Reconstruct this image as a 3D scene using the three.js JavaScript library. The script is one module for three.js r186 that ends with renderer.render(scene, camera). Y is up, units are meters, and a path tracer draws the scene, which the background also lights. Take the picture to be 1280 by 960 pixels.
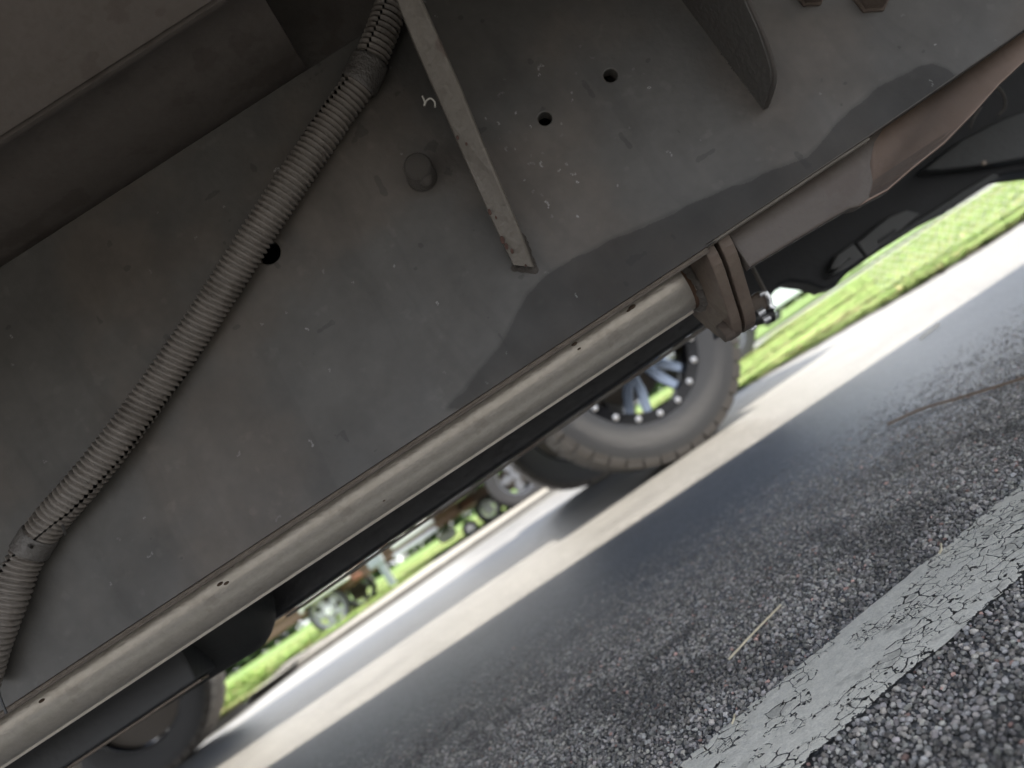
import * as THREE from 'three';
import { mergeGeometries, mergeVertices, toCreasedNormals } from 'three/addons/utils/BufferGeometryUtils.js';
import { RoundedBoxGeometry } from 'three/addons/geometries/RoundedBoxGeometry.js';

// ------------------------------------------------------------------ camera, sky, sun, exposure
const scene = new THREE.Scene();
const FPX = 950, ROLL = THREE.MathUtils.degToRad(33.5), PITCH = THREE.MathUtils.degToRad(6.43), EYE = 0.277;
const camera = new THREE.PerspectiveCamera(2 * Math.atan(480 / FPX) * 180 / Math.PI, 4 / 3, 0.02, 400);
camera.position.set(0, EYE, 0);
camera.rotation.set(PITCH, 0, -ROLL, 'XYZ');
camera.focus = 0.62;
camera.userData.fStop = 4.6;
camera.updateMatrixWorld(true);
scene.add(camera);

const SUN_EL = 70, SUN_AZ = 8;                    // azimuth: degrees from +x away from the viewer
const sunDir = new THREE.Vector3(Math.cos(SUN_EL * Math.PI / 180) * Math.cos(SUN_AZ * Math.PI / 180), Math.sin(SUN_EL * Math.PI / 180), -Math.cos(SUN_EL * Math.PI / 180) * Math.sin(SUN_AZ * Math.PI / 180));
const sun = new THREE.DirectionalLight(new THREE.Color(1, 0.91, 0.78), 4.1);
sun.position.copy(sunDir).multiplyScalar(30);
sun.castShadow = true; sun.shadow.radius = 5;
Object.assign(sun.shadow.camera, { left: -15, right: 15, top: 15, bottom: -15, near: 1, far: 80 });
sun.shadow.mapSize.set(4096, 4096);
scene.add(sun, sun.target);

// ------------------------------------------------------------------ noise
const rng = (seed) => () => { seed |= 0; seed = seed + 0x6D2B79F5 | 0; let t = Math.imul(seed ^ seed >>> 15, 1 | seed); t = t + Math.imul(t ^ t >>> 7, 61 | t) ^ t; return ((t ^ t >>> 14) >>> 0) / 4294967296; };
const hash = (x, y, s = 0) => { let h = Math.imul(x | 0, 374761393) + Math.imul(y | 0, 668265263) + Math.imul(s | 0, 2147483647 ^ 0x5bd1e995) | 0; h = Math.imul(h ^ h >>> 13, 1274126177); h = Math.imul(h ^ h >>> 15, 0x2c1b3c6d); return ((h ^ h >>> 16) >>> 0) / 4294967296; };
const wrap = (i, p) => p ? ((i % p) + p) % p : i;
function vnoise(x, y, s = 0, p = 0) {
  const xi = Math.floor(x), yi = Math.floor(y), fx = x - xi, fy = y - yi, u = fx * fx * (3 - 2 * fx), v = fy * fy * (3 - 2 * fy);
  const a = hash(wrap(xi, p), wrap(yi, p), s), b = hash(wrap(xi + 1, p), wrap(yi, p), s), c = hash(wrap(xi, p), wrap(yi + 1, p), s), d = hash(wrap(xi + 1, p), wrap(yi + 1, p), s);
  return (a + (b - a) * u) * (1 - v) + (c + (d - c) * u) * v;
}
const fbm = (x, y, s = 0, o = 4, p = 0) => { let a = 0, w = 0.5, n = 0; for (let i = 0; i < o; i++) { a += w * vnoise(x, y, s + i, p); n += w; w *= 0.5; x *= 2; y *= 2; p *= 2; } return a / n; };
function cells(x, y, s = 0, p = 0) {               // distances to the nearest two feature points, and the id of the nearest
  const xi = Math.floor(x), yi = Math.floor(y); let d1 = 9, d2 = 9, id = 0;
  for (let j = -1; j <= 1; j++) for (let i = -1; i <= 1; i++) {
    const cx = wrap(xi + i, p), cy = wrap(yi + j, p), dx = xi + i + 0.1 + 0.8 * hash(cx, cy, s) - x, dy = yi + j + 0.1 + 0.8 * hash(cx, cy, s + 7) - y, d = Math.hypot(dx, dy);
    if (d < d1) { d2 = d1; d1 = d; id = hash(cx, cy, s + 13); } else if (d < d2) d2 = d;
  }
  return [d1, d2, id];
}
const sstep = (a, b, x) => { const t = Math.min(1, Math.max(0, (x - a) / (b - a))); return t * t * (3 - 2 * t); };
const lerp = (a, b, t) => a + (b - a) * t;
const toByte = (l) => { l = Math.min(1, Math.max(0, l)); return Math.round(255 * (l <= 0.0031308 ? 12.92 * l : 1.055 * l ** (1 / 2.4) - 0.055)); };
// texture computed per pixel; fn returns [r, g, b] in linear base colour or one number
function tex(w, h, fn, color = true, repeat = true) {
  const d = new Uint8Array(w * h * 4);
  for (let j = 0; j < h; j++) for (let i = 0; i < w; i++) {
    const c = fn((i + 0.5) / w, (j + 0.5) / h), k = (j * w + i) * 4;
    if (color) { d[k] = toByte(c[0]); d[k + 1] = toByte(c[1]); d[k + 2] = toByte(c[2]); d[k + 3] = 255; }
    else { d[k] = d[k + 1] = d[k + 2] = Math.min(255, Math.max(0, Math.round(255 * c))); d[k + 3] = 255; }
  }
  const t = new THREE.DataTexture(d, w, h);
  t.magFilter = THREE.LinearFilter; t.minFilter = THREE.LinearMipmapLinearFilter; t.generateMipmaps = true;
  if (repeat) t.wrapS = t.wrapT = THREE.RepeatWrapping;
  if (color) t.colorSpace = THREE.SRGBColorSpace;
  t.needsUpdate = true;
  return t;
}

// sky: blue overhead, pale towards the horizon, bright broken cloud all round
{
  const w = 512, h = 256, d = new Float32Array(w * h * 4);
  for (let j = 0; j < h; j++) for (let i = 0; i < w; i++) {
    const el = ((j + 0.5) / h - 0.5) * Math.PI, az = (i + 0.5) / w * Math.PI * 2, e = Math.max(0, Math.sin(el));
    const x = Math.cos(el) * Math.cos(az), z = Math.cos(el) * Math.sin(az);
    const q = 1 / (e + 0.25), c = sstep(0.42, 0.62, fbm(x * q * 1.6 + 11, z * q * 1.6 + 5, 3, 5));
    const t = Math.pow(1 - e, 3), k = (j * w + i) * 4;
    let r = lerp(0.17, 0.52, t), g = lerp(0.24, 0.53, t), b = lerp(0.38, 0.55, t);
    r = lerp(r, 0.74, c); g = lerp(g, 0.73, c); b = lerp(b, 0.72, c);
    if (el < 0) { r = 0.14; g = 0.15; b = 0.13; }
    d[k] = r; d[k + 1] = g; d[k + 2] = b; d[k + 3] = 1;
  }
  const t = new THREE.DataTexture(d, w, h, THREE.RGBAFormat, THREE.FloatType);
  t.mapping = THREE.EquirectangularReflectionMapping; t.magFilter = t.minFilter = THREE.LinearFilter; t.needsUpdate = true;
  scene.background = t; scene.environment = t;
}
const EXPOSURE = 5.2;

// ------------------------------------------------------------------ helpers
const ray = (px, py) => new THREE.Vector3((px - 640) / FPX, -(py - 480) / FPX, -1).applyQuaternion(camera.quaternion);
const ground = (px, py, y = 0) => { const r = ray(px, py); return r.multiplyScalar((y - EYE) / r.y).add(camera.position); };
const at = (px, py, depth) => { const r = ray(px, py); return r.multiplyScalar(depth / -r.z).add(camera.position); };
const used = {};
const numbered = (n) => { used[n] = (used[n] ?? -1) + 1; return used[n] ? `${n}_${String(used[n]).padStart(3, '0')}` : n; };
function tag(o, label, category, group, kind) { o.userData.label = label; if (category) o.userData.category = category; if (group) o.userData.group = group; if (kind) o.userData.kind = kind; return o; }
function add(name, geo, mat, parent = scene) {
  if (Array.isArray(geo)) geo = merge(geo);
  const m = new THREE.Mesh(geo, mat); m.name = parent === scene ? numbered(name) : name; m.castShadow = m.receiveShadow = true; parent.add(m); return m;
}
function merge(list) {
  const gs = list.map((g) => { g = g.index ? g.toNonIndexed() : g; for (const k of Object.keys(g.attributes)) if (!['position', 'normal', 'uv'].includes(k)) g.deleteAttribute(k); return g; });
  return mergeGeometries(gs);
}
function thing(name, label, category, pos = [0, 0, 0], turn = 0, group) {
  const g = new THREE.Group(); g.name = numbered(name); g.position.set(...pos); g.rotation.y = turn; scene.add(g); tag(g, label, category, group); return g;
}
const std = (color, roughness = 0.6, metalness = 0, extra = {}) => new THREE.MeshStandardMaterial({ color: new THREE.Color().setRGB(...color), roughness, metalness, ...extra });
const rbox = (w, h, d, r, x = 0, y = 0, z = 0) => {
  const g = new RoundedBoxGeometry(w, h, d, 2, Math.min(r, w / 2.01, h / 2.01, d / 2.01)).translate(x, y, z), p = g.attributes.position, uv = g.attributes.uv;
  for (let i = 0; i < p.count; i++) uv.setXY(i, p.getX(i), p.getY(i) + p.getZ(i));     // uv in metres
  return g;
};
const cyl = (r0, r1, h, n = 24, x = 0, y = 0, z = 0) => new THREE.CylinderGeometry(r0, r1, h, n).translate(x, y, z);
function extrude(pts, depth, bevel = 0, holes = []) {
  const s = new THREE.Shape(pts.map((p) => new THREE.Vector2(p[0], p[1])));
  for (const [x, y, r, ry] of holes) { const h = new THREE.Path(); h.absellipse(x, y, r, ry ?? r, 0, Math.PI * 2, true, 0); s.holes.push(h); }
  const g = new THREE.ExtrudeGeometry(s, { depth, bevelEnabled: bevel > 0, bevelThickness: bevel, bevelSize: bevel, bevelOffset: -bevel, bevelSegments: 2, curveSegments: 28, steps: 1 });
  return g;
}
function tube(points, r, seg = 40, rad = 8) { return new THREE.TubeGeometry(new THREE.CatmullRomCurve3(points.map((p) => p.isVector3 ? p : new THREE.Vector3(...p))), seg, r, rad, false); }
const between = (a, b, r, n = 12, r2 = r) => { const d = b.clone().sub(a), g = new THREE.CylinderGeometry(r2, r, d.length(), n); g.applyQuaternion(new THREE.Quaternion().setFromUnitVectors(new THREE.Vector3(0, 1, 0), d.normalize())); const m = a.clone().add(b).multiplyScalar(0.5); return g.translate(m.x, m.y, m.z); };
const scaleTex = (t, rx, ry, ox = 0, oy = 0) => { const c = t.clone(); c.repeat.set(rx, ry); c.offset.set(ox, oy); c.needsUpdate = true; return c; };

// ------------------------------------------------------------------ shared fine textures
const grainBump = tex(512, 512, (u, v) => 0.5 * fbm(u * 60, v * 60, 5, 3, 60) + 0.5 * fbm(u * 16, v * 16, 9, 3, 16), false);
const blotch = (base, dark, rust, amount, seed) => tex(512, 512, (u, v) => {
  const a = fbm(u * 8, v * 8, seed, 5, 8), b = fbm(u * 24, v * 24, seed + 20, 4, 24), s = sstep(0.62, 0.7, a) * amount, f = 0.85 + 0.3 * b;
  const sp = hash(Math.floor(u * 512), Math.floor(v * 512), seed) > 0.9985 ? 0.5 : 0;
  return [0, 1, 2].map((k) => lerp(lerp(base[k], dark[k], sstep(0.35, 0.75, b)) * f, rust[k], s) * (1 - sp));
});

// ------------------------------------------------------------------ the ground
const LOT = THREE.MathUtils.degToRad(13);          // parked cars and the painted line run this way
const asphaltMap = tex(1024, 1024, (u, v) => {
  const [d1, d2, id] = cells(u * 150, v * 150, 31, 150), e = sstep(0.02, 0.3, d2 - d1), b = 0.75 + 0.5 * fbm(u * 6, v * 6, 40, 4, 6);
  const l = lerp(0.03, lerp(0.085, 0.19, id * id), e) * b; return [l * 1.01, l, l * 0.97];
});
const asphaltBump = tex(1024, 1024, (u, v) => { const [d1, d2, id] = cells(u * 150, v * 150, 31, 150); return sstep(0, 0.45, d2 - d1) * (0.55 + 0.45 * id); }, false);
for (const t of [asphaltMap, asphaltBump]) { t.repeat.set(1, 1); t.anisotropy = 16; }
const asphaltMat = std([1, 1, 1], 0.43, 0, { map: asphaltMap, bumpMap: asphaltBump, bumpScale: 0.0006 });
function sheet(poly, y, uvScale = 1) {             // poly: [x, z] points; a horizontal sheet facing up, uv in metres
  const g = new THREE.ShapeGeometry(new THREE.Shape(poly.map((p) => new THREE.Vector2(p[0], -p[1]))));
  g.rotateX(-Math.PI / 2).translate(0, y, 0);
  const p = g.attributes.position, uv = g.attributes.uv;
  for (let i = 0; i < p.count; i++) uv.setXY(i, p.getX(i) * uvScale, p.getZ(i) * uvScale);
  return g;
}
tag(add('parking_lot', sheet([[-150, -200], [150, -200], [150, 60], [-150, 60]], 0), asphaltMat), 'worn asphalt parking lot under the trailer', null, null, 'structure');

// painted line: a cracked film of paint on the stones
const pA = ground(860, 960), pB = ground(1280, 612), pC = ground(1000, 960), pD = ground(1280, 722);
const lineDir = pB.clone().sub(pA).add(pD.clone().sub(pC)).normalize(), lineN = new THREE.Vector3(lineDir.z, 0, -lineDir.x);
if (lineN.z < 0) lineN.negate();
const lineO = pA.clone();                          // far edge
const lineW = (pC.clone().sub(pA).dot(lineN) + pD.clone().sub(pA).dot(lineN)) / 2;
const inLine = (x, z) => { const d = (x - lineO.x) * lineN.x + (z - lineO.z) * lineN.z; return d > -0.002 && d < lineW + 0.002; };
{
  const L = 3.2, W = lineW + 0.016, nx = 1024, ny = 256, L0 = -1.2, tile = 0.8;
  const crack = (u, v) => {                        // 0 in a crack, 1 on paint; u in tiles of 0.8 m
    const x = u * tile * 1000, y = v * W * 1000;
    const wx = x + 9 * (fbm(x / 14, y / 14, 71, 3) - 0.5), wy = y + 9 * (fbm(x / 14, y / 14, 75, 3) - 0.5);
    const [a1, a2, id] = cells(wx / 15, wy / 12, 81), w = 0.035 + 0.075 * sstep(0.52, 0.72, fbm(x / 9, y / 8, 91, 4)); if (fbm(x / 40, y / 25, 93, 3) < 0.40) return 1;
    const [b1, b2] = cells(wx / 4.6, wy / 3.6, 85);
    let k = sstep(w * 0.55, w + 0.03, a2 - a1);
    const w2 = 0.11 * sstep(0.58, 0.74, fbm(x / 14, y / 11, 95, 3)); k *= sstep(w2 * 0.5, w2 + 0.02, b2 - b1);
    k *= sstep(0.735, 0.70, fbm(x / 5, y / 5, 97, 4));
    const m = 8 * fbm(x / 9, 3, 99, 4) - 1.0 + 3 * (fbm(x / 2.5, 9, 100, 3) - .5), m2 = 8 * fbm(x / 9, 8, 98, 4) - 1.0 + 3 * (fbm(x / 2.5, 5, 102, 3) - .5);
    k *= sstep(m - 0.6, m + 0.6, y) * sstep(m2 - 0.6, m2 + 0.6, W * 1000 - y);
    return k;
  };
  const alpha = tex(1600, 280, (u, v) => sstep(0.35, 0.65, crack(u * 1, v)), false);
  const col = tex(1600, 280, (u, v) => { const x = u * 800, y = v * W * 1000, n = fbm(x / 6, y / 6, 55, 5), g = fbm(x / 1.2, y / 1.2, 58, 2), st = sstep(0.6, 0.75, fbm(x / 30, y / 20, 59, 4)) * 0.3; const l = lerp(0.64, 0.82, n) * (0.85 + 0.3 * g) * (1 - st); return [l * 1.04, l, l * 0.87]; });
  const bump = tex(1600, 280, (u, v) => 0.5 * crack(u, v) + 0.35 * fbm(u * 800 / 5, v * W * 1000 / 5, 61, 4) + 0.15 * vnoise(u * 800 / 0.9, v * W * 1000 / 0.9, 62), false);
  const geo = new THREE.PlaneGeometry(L, W, 400, 20); geo.rotateX(-Math.PI / 2);
  const p = geo.attributes.position, uv = geo.attributes.uv;
  for (let i = 0; i < p.count; i++) {
    const s = p.getX(i) + L / 2, t = p.getZ(i) + W / 2;  // along, across
    uv.setXY(i, s / tile, t / W);
    const q = lineO.clone().addScaledVector(lineDir, s + L0).addScaledVector(lineN, t - 0.008);
    p.setXYZ(i, q.x, 0.0040 + 0.0014 * fbm(q.x * 120, q.z * 120, 66, 2), q.z);
  }
  geo.computeVertexNormals();
  if (geo.attributes.normal.getY(5) < 0) { const ix = geo.index.array; for (let i = 0; i < ix.length; i += 3) [ix[i], ix[i + 1]] = [ix[i + 1], ix[i]]; geo.computeVertexNormals(); }
  tag(add('painted_line', geo, std([1, 1, 1], 0.75, 0, { map: col, alphaMap: alpha, alphaTest: 0.5, bumpMap: bump, bumpScale: 0.0012, side: THREE.DoubleSide })), 'cracked pale grey painted parking line across the asphalt', null, null, 'structure');
}
// loose-looking aggregate: the stones of the asphalt, near the lens
{
  const R = rng(4);
  const stone = (seed) => { const g = new THREE.IcosahedronGeometry(1, 0), p = g.attributes.position; for (let i = 0; i < p.count; i++) { const x = p.getX(i), y = p.getY(i), z = p.getZ(i), f = 0.75 + 0.5 * vnoise(x * 1.6 + 9 + seed * 3, y * 1.6 + z * 1.6 + 7, seed); p.setXYZ(i, x * f, y * f * 0.8, z * f); } g.computeVertexNormals(); return g; };
  const list = [[], [], []], step = 0.0037;
  for (let z = -0.36; z > -2.2; z -= step) {
    const keep = 1 - sstep(0.85, 1.75, -z), half0 = -z * 1.15 + 0.1;
    for (let x = -half0 * 0.85; x < half0 * 1.15; x += step) {
      if (R() > keep * 0.96) continue;
      const sx = x + (R() - 0.5) * step, sz = z + (R() - 0.5) * step, r = step * (0.28 + 0.48 * R() ** 2);
      if (inLine(sx, sz)) continue;
      list[Math.floor(R() * 3)].push([sx, sz, r, R(), R(), R(), R()]);
    }
  }
  const mat = std([1, 1, 1], 0.55, 0, { bumpMap: scaleTex(grainBump, 2, 2), bumpScale: 0.0004 });
  const g = new THREE.Group(); g.name = numbered('asphalt_stones'); scene.add(g);
  tag(g, 'coarse grey and brown stones set in the asphalt in front of the lens', 'stones', null, 'stuff');
  const M = new THREE.Matrix4(), Q = new THREE.Quaternion(), E = new THREE.Euler(), C = new THREE.Color();
  list.forEach((l, k) => {
    const im = new THREE.InstancedMesh(stone(k + 1), mat, l.length); im.name = 'stone_bed'; im.userData.kind = 'stuff'; im.castShadow = im.receiveShadow = true;
    l.forEach(([x, z, r, a, b, c, d], i) => {
      Q.setFromEuler(E.set((a - 0.5) * 0.9, b * 6.28, (c - 0.5) * 0.9));
      M.compose(new THREE.Vector3(x, r * lerp(0.30, -0.55, sstep(0.65, 1.5, -z)) + 0.0012 * fbm(x * 30, z * 30, 12, 2), z), Q, new THREE.Vector3(r * (0.8 + 0.5 * c), r * (0.8 + 0.5 * b), r * (0.75 + 0.6 * d)));
      im.setMatrixAt(i, M);
      let v = 0.22 + 0.55 * hash(i, k, 3) ** 2.0; const w = hash(i, k, 4); if (w > 0.96) v *= 1.7; else if (w < 0.2) v *= 0.5;
      v = Math.min(0.62, v); v *= 0.66 + 0.5 * fbm(x * 7, z * 7, 19, 4); v *= 1 - 0.35 * sstep(0.60, 0.70, fbm(x * 13 + 3, z * 13, 24, 4));
      const h = hash(i, k, 5); if (h > 0.985) C.setRGB(v * 1.5, v * 0.95, v * 0.8); else C.setRGB(v * lerp(1.0, 1.10, hash(i, k, 8)), v * 0.985, v * lerp(0.84, 0.96, hash(i, k, 6)));
      im.setColorAt(i, C);
    });
    g.add(im);
  });
}

// pale concrete walk with a low kerb at the back of the lot, and grass verges
const concreteMap = tex(512, 512, (u, v) => { const n = fbm(u * 10, v * 10, 120, 5, 10), s = fbm(u * 120, v * 120, 124, 2, 120); const l = lerp(0.11, 0.17, n) * (0.85 + 0.3 * s); return [l * 1.04, l, l * 0.92]; });
const concreteMat = std([1, 1, 1], 0.85, 0, { map: concreteMap, bumpMap: grainBump, bumpScale: 0.002 });
const backPx = [[226, 931], [256, 911], [305, 875], [356, 829], [412, 793], [452, 766], [500, 732], [540, 703]];
const back = [[-5.2, -5.4], ...backPx.map((p) => ground(...p, 0.06)).map((p) => [p.x, p.z]), [1.4, -12.5]];
{
  const front = [[-5.2, -4.86], [1.4, -8.5]];
  const g = new THREE.ExtrudeGeometry(new THREE.Shape([...front, ...back.slice().reverse()].map((p) => new THREE.Vector2(p[0], -p[1]))), { depth: 0.16, bevelEnabled: true, bevelThickness: 0.012, bevelSize: 0.012, bevelOffset: -0.012, bevelSegments: 2 });
  g.rotateX(-Math.PI / 2).translate(0, -0.112, 0);
  const p = g.attributes.position, uv = g.attributes.uv; for (let i = 0; i < p.count; i++) uv.setXY(i, p.getX(i), p.getZ(i) + p.getY(i));
  tag(add('concrete_walk', g, concreteMat), 'pale concrete walk with a low kerb behind the parked vehicles', null, null, 'structure');
}
const soilMap = tex(512, 512, (u, v) => { const n = fbm(u * 12, v * 12, 140, 5, 12), k = sstep(0.55, 0.72, fbm(u * 5, v * 5, 146, 4, 5)); return [lerp(lerp(0.045, 0.075, n), 0.10, k * 0.4), lerp(lerp(0.09, 0.13, n), 0.10, k * 0.4), lerp(0.014, 0.024, n)]; });
const soilMat = std([1, 1, 1], 1, 0, { map: soilMap });
// left verge: behind the concrete walk; right verge: island reaching up beside the parked truck
const vergeL = [[-60, -4.0], ...back, [6, -16], [60, -30], [60, -190], [-60, -190]];
const rG = [[1280, 276], [1180, 338], [1095, 388], [1010, 437], [920, 490]].map((p) => ground(...p)).map((p) => [p.x, p.z]);
const vergeR = [[9, -0.6], [5, -1.9], ...rG, [0.75, -5.3], [1.3, -7.2], [4, -12], [30, -22], [60, -25], [60, 2]];
tag(add('grass_verge', sheet(vergeL, 0.05), soilMat), 'green grass verge behind the concrete walk on the left', null, null, 'structure');
tag(add('grass_verge', sheet(vergeR, 0.006), soilMat), 'green grass verge to the right of the parked truck', null, null, 'structure');
const inPoly = (x, z, P) => { let c = false; for (let i = 0, j = P.length - 1; i < P.length; j = i++) if ((P[i][1] > z) !== (P[j][1] > z) && x < (P[j][0] - P[i][0]) * (z - P[i][1]) / (P[j][1] - P[i][1]) + P[i][0]) c = !c; return c; };
function grass(name, label, poly, box, n, hMin, hMax, seed, y0 = 0.004) {
  const R = rng(seed), pts = [];
  const blades = []; for (let k = 0; k < 7; k++) { const a = k * 2.4, x = (R() - 0.5) * 0.05, z = (R() - 0.5) * 0.05, h = 0.6 + 0.5 * R(), bx = Math.cos(a) * (0.2 + 0.4 * R()), bz = Math.sin(a) * (0.2 + .3 * R()), w = 0.0045; blades.push([x, z, h, bx * 0.5, bz * 0.5, w, a]); }
  const pos = []; for (const [x, z, h, bx, bz, w, a] of blades) { const cx = -Math.sin(a) * w, cz = Math.cos(a) * w; const m = [x + bx * 0.35, h * 0.6, z + bz * 0.35], t = [x + bx, h, z + bz];
    const A = [x - cx, 0, z - cz], B = [x + cx, 0, z + cz], Cc = [m[0] - cx * 0.8, m[1], m[2] - cz * 0.8], D = [m[0] + cx * 0.8, m[1], m[2] + cz * 0.8]; pos.push(...A, ...B, ...D, ...A, ...D, ...Cc, ...Cc, ...D, ...t); }
  const g = new THREE.BufferGeometry(); g.setAttribute('position', new THREE.Float32BufferAttribute(pos, 3)); g.computeVertexNormals();
  for (let i = 0; i < n * 4 && pts.length < n; i++) { const t = R(), x = lerp(box[0], box[1], R()), z = lerp(box[2], box[3], t * t); if (inPoly(x, z, poly)) pts.push([x, z]); }
  const mat = new THREE.MeshStandardMaterial({ color: 0xffffff, roughness: 0.95, side: THREE.DoubleSide });
  const im = new THREE.InstancedMesh(g, mat, pts.length); im.name = numbered(name); im.castShadow = im.receiveShadow = true;
  const M = new THREE.Matrix4(), Q = new THREE.Quaternion(), C = new THREE.Color(), Y = new THREE.Vector3(0, 1, 0);
  pts.forEach(([x, z], i) => {
    const far = 1 + Math.max(0, -z - 6) * 0.12, clump = fbm(x * 3.1, z * 3.1, seed, 3), s = lerp(hMin, hMax, R() * sstep(0.3, 0.7, clump)) * (seed === 22 && (x > -3.15 || z < -8) ? 0.28 : 1);
    Q.setFromAxisAngle(Y, R() * 6.28); M.compose(new THREE.Vector3(x, y0, z), Q, new THREE.Vector3(far * 1.3, s, far * 1.3)); im.setMatrixAt(i, M);
    const dry = R() < 0.16 + 0.4 * sstep(0.6, 0.75, fbm(x * 1.7 + 7, z * 1.7, seed + 4, 3)), v = 0.75 + 0.6 * R(); C.setRGB((dry ? 0.21 : 0.110) * v, (dry ? 0.18 : 0.180) * v, (dry ? 0.09 : 0.036) * v); im.setColorAt(i, C);
  });
  scene.add(im); return tag(im, label, 'grass', null, 'stuff');
}
grass('grass', 'sunlit green grass on the verge right of the parked truck', vergeR, [0.7, 8, -1.6, -20], 34000, 0.015, 0.055, 21);
grass('grass', 'sunlit green grass and weeds on the left verge behind the walk', vergeL, [-8, 4, -5.3, -22], 30000, 0.06, 0.24, 22, 0.05);

// ------------------------------------------------------------------ the trailer whose underside fills the picture
const DEPTH = 0.60, YAW = THREE.MathUtils.degToRad(1.2);
const trailer = thing('flatbed_trailer', 'dusty dark grey trailer frame seen from underneath with holes, welded gussets and round tube', 'trailer', [0, 0, -DEPTH], YAW);
trailer.updateMatrixWorld(true);
const inv = trailer.matrixWorld.clone().invert();
const camL = camera.position.clone().applyMatrix4(inv);
const rayL = (px, py) => at(px, py, 1).applyMatrix4(inv).sub(camL);
const onZ = (px, py, z = 0) => { const r = rayL(px, py); return camL.clone().addScaledVector(r, (z - camL.z) / r.z); };
const onX = (px, py, x) => { const r = rayL(px, py); return camL.clone().addScaledVector(r, (x - camL.x) / r.x); };
const onY = (px, py, y) => { const r = rayL(px, py); return camL.clone().addScaledVector(r, (y - camL.y) / r.y); };

const webBot = onZ(430, 607, 0).y, webTop = onZ(240, 180, 0).y;
const darkAreaPx = [[560, 510], [580, 488], [600, 463], [625, 435], [640, 405], [660, 368], [690, 340], [760, 302], [820, 276], [880, 250], [960, 216], [1008, 196], [1026, 180], [1050, 150], [1090, 116], [1120, 99], [1150, 85], [1166, 81], [1182, 88], [1198, 99], [1240, 120], [1000, 320], [700, 520]];
const darkArea = darkAreaPx.map((p) => onZ(p[0], p[1], 0)).map((p) => [p.x, p.y]);  // outline of the area that is coloured darker than the rest of the plate
const polyDist = (x, y, P) => { let d = 9; for (let i = 0, j = P.length - 1; i < P.length; j = i++) { const ax = P[j][0], ay = P[j][1], bx = P[i][0] - ax, by = P[i][1] - ay, t = Math.min(1, Math.max(0, ((x - ax) * bx + (y - ay) * by) / (bx * bx + by * by))); d = Math.min(d, Math.hypot(x - ax - bx * t, y - ay - by * t)); } return d; };
const W0 = -0.62, W1 = 0.62, H0 = webBot - 0.01, H1 = webTop + 0.03;
const scr = []; { const R = rng(77); for (let i = 0; i < 70; i++) scr.push([lerp(-0.4, 0.5, R()), lerp(H0, H1, R()), R() * 6.28, 0.0005 + 0.003 * R() ** 3, R()]); for (let i = 0; i < 34; i++) scr.push([lerp(0.10, 0.27, R() * R()), lerp(0.43, 0.56, R()), R() * 6.28, 0.0005 + 0.003 * R() ** 3, R()]); }
const scrMask = new Float32Array(2048 * 512);
for (const [x, y, a, l, br] of scr) for (let t = 0; t <= 1; t += 0.04) {
  const cx = x + Math.cos(a + t) * l * (t - 0.5) * 2, cy = y + Math.sin(a + t) * l * (t - 0.5) * 2, i = Math.round((cx - W0) / (W1 - W0) * 2048), j = Math.round((cy - H0) / (H1 - H0) * 512);
  for (let q = 0; q < 2; q++) for (let s = 0; s < 2; s++) { const k = (j + q) * 2048 + i + s; if (k >= 0 && k < scrMask.length && hash(i + s, j + q, 5) > 0.25) scrMask[k] = Math.max(scrMask[k], 0.12 + 0.6 * br * br); }
}
const webMap = tex(2048, 512, (u, v) => {
  const x = lerp(W0, W1, u), y = lerp(H0, H1, v);
  const dust = fbm(x * 9, y * 9, 160, 5), fine = fbm(x * 160, y * 160, 164, 3), mott = fbm(x * 34 + 5, y * 34, 168, 4), streak = fbm(x * 70, y * 7, 170, 3);
  const brown = sstep(0.40, 0.66, dust);
  let c = [lerp(0.056, 0.070, brown), lerp(0.053, 0.060, brown), lerp(0.048, 0.050, brown)];
  const run = sstep(0.58, 0.72, fbm(x * 55 + 2 * fbm(x * 9, y * 9, 194, 3), y * 5, 195, 4)), grime = sstep(0.5, 0.68, fbm(x * 15 + 4, y * 11, 196, 5));
  let f = (0.66 + 0.40 * mott + 0.22 * fine + 0.10 * streak) * 0.9 * (1 - 0.10 * run) * (1 - 0.16 * grime);
  const sp = sstep(0.70, 0.86, fbm(x * 75, y * 75, 176, 4)) * 0.5;                       // scuffs of pale dust
  f *= 1 + sp * 0.45;
  const ins = inPoly(x + 0.0025 * (fbm(x * 90, y * 90, 180, 3) - 0.5), y + 0.004 * (fbm(x * 60, y * 60, 184, 3) - 0.5), darkArea);
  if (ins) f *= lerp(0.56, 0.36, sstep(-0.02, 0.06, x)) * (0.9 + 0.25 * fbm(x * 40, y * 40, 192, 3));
  else { const d = polyDist(x, y, darkArea); if (d < 0.004) f *= lerp(0.66, 1, sstep(0, 0.004, d)); }
  const chip = sstep(0.945, 0.96, vnoise(x * 75 + 3, y * 75, 186) * 0.97 + 0.06 * fbm(x * 300, y * 300, 187, 2)); f *= 1 - 0.35 * chip;   // worn dark spots
  const i = Math.min(2047, Math.floor(u * 2048)), j = Math.min(511, Math.floor(v * 512)), m = scrMask[j * 2048 + i];
  return c.map((k) => lerp(k * f, 0.42, m * 0.5));
}, true, false);
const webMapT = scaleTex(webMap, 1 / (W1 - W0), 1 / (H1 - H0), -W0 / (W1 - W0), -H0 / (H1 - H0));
const bumpT = (s) => scaleTex(grainBump, s, s);
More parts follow.
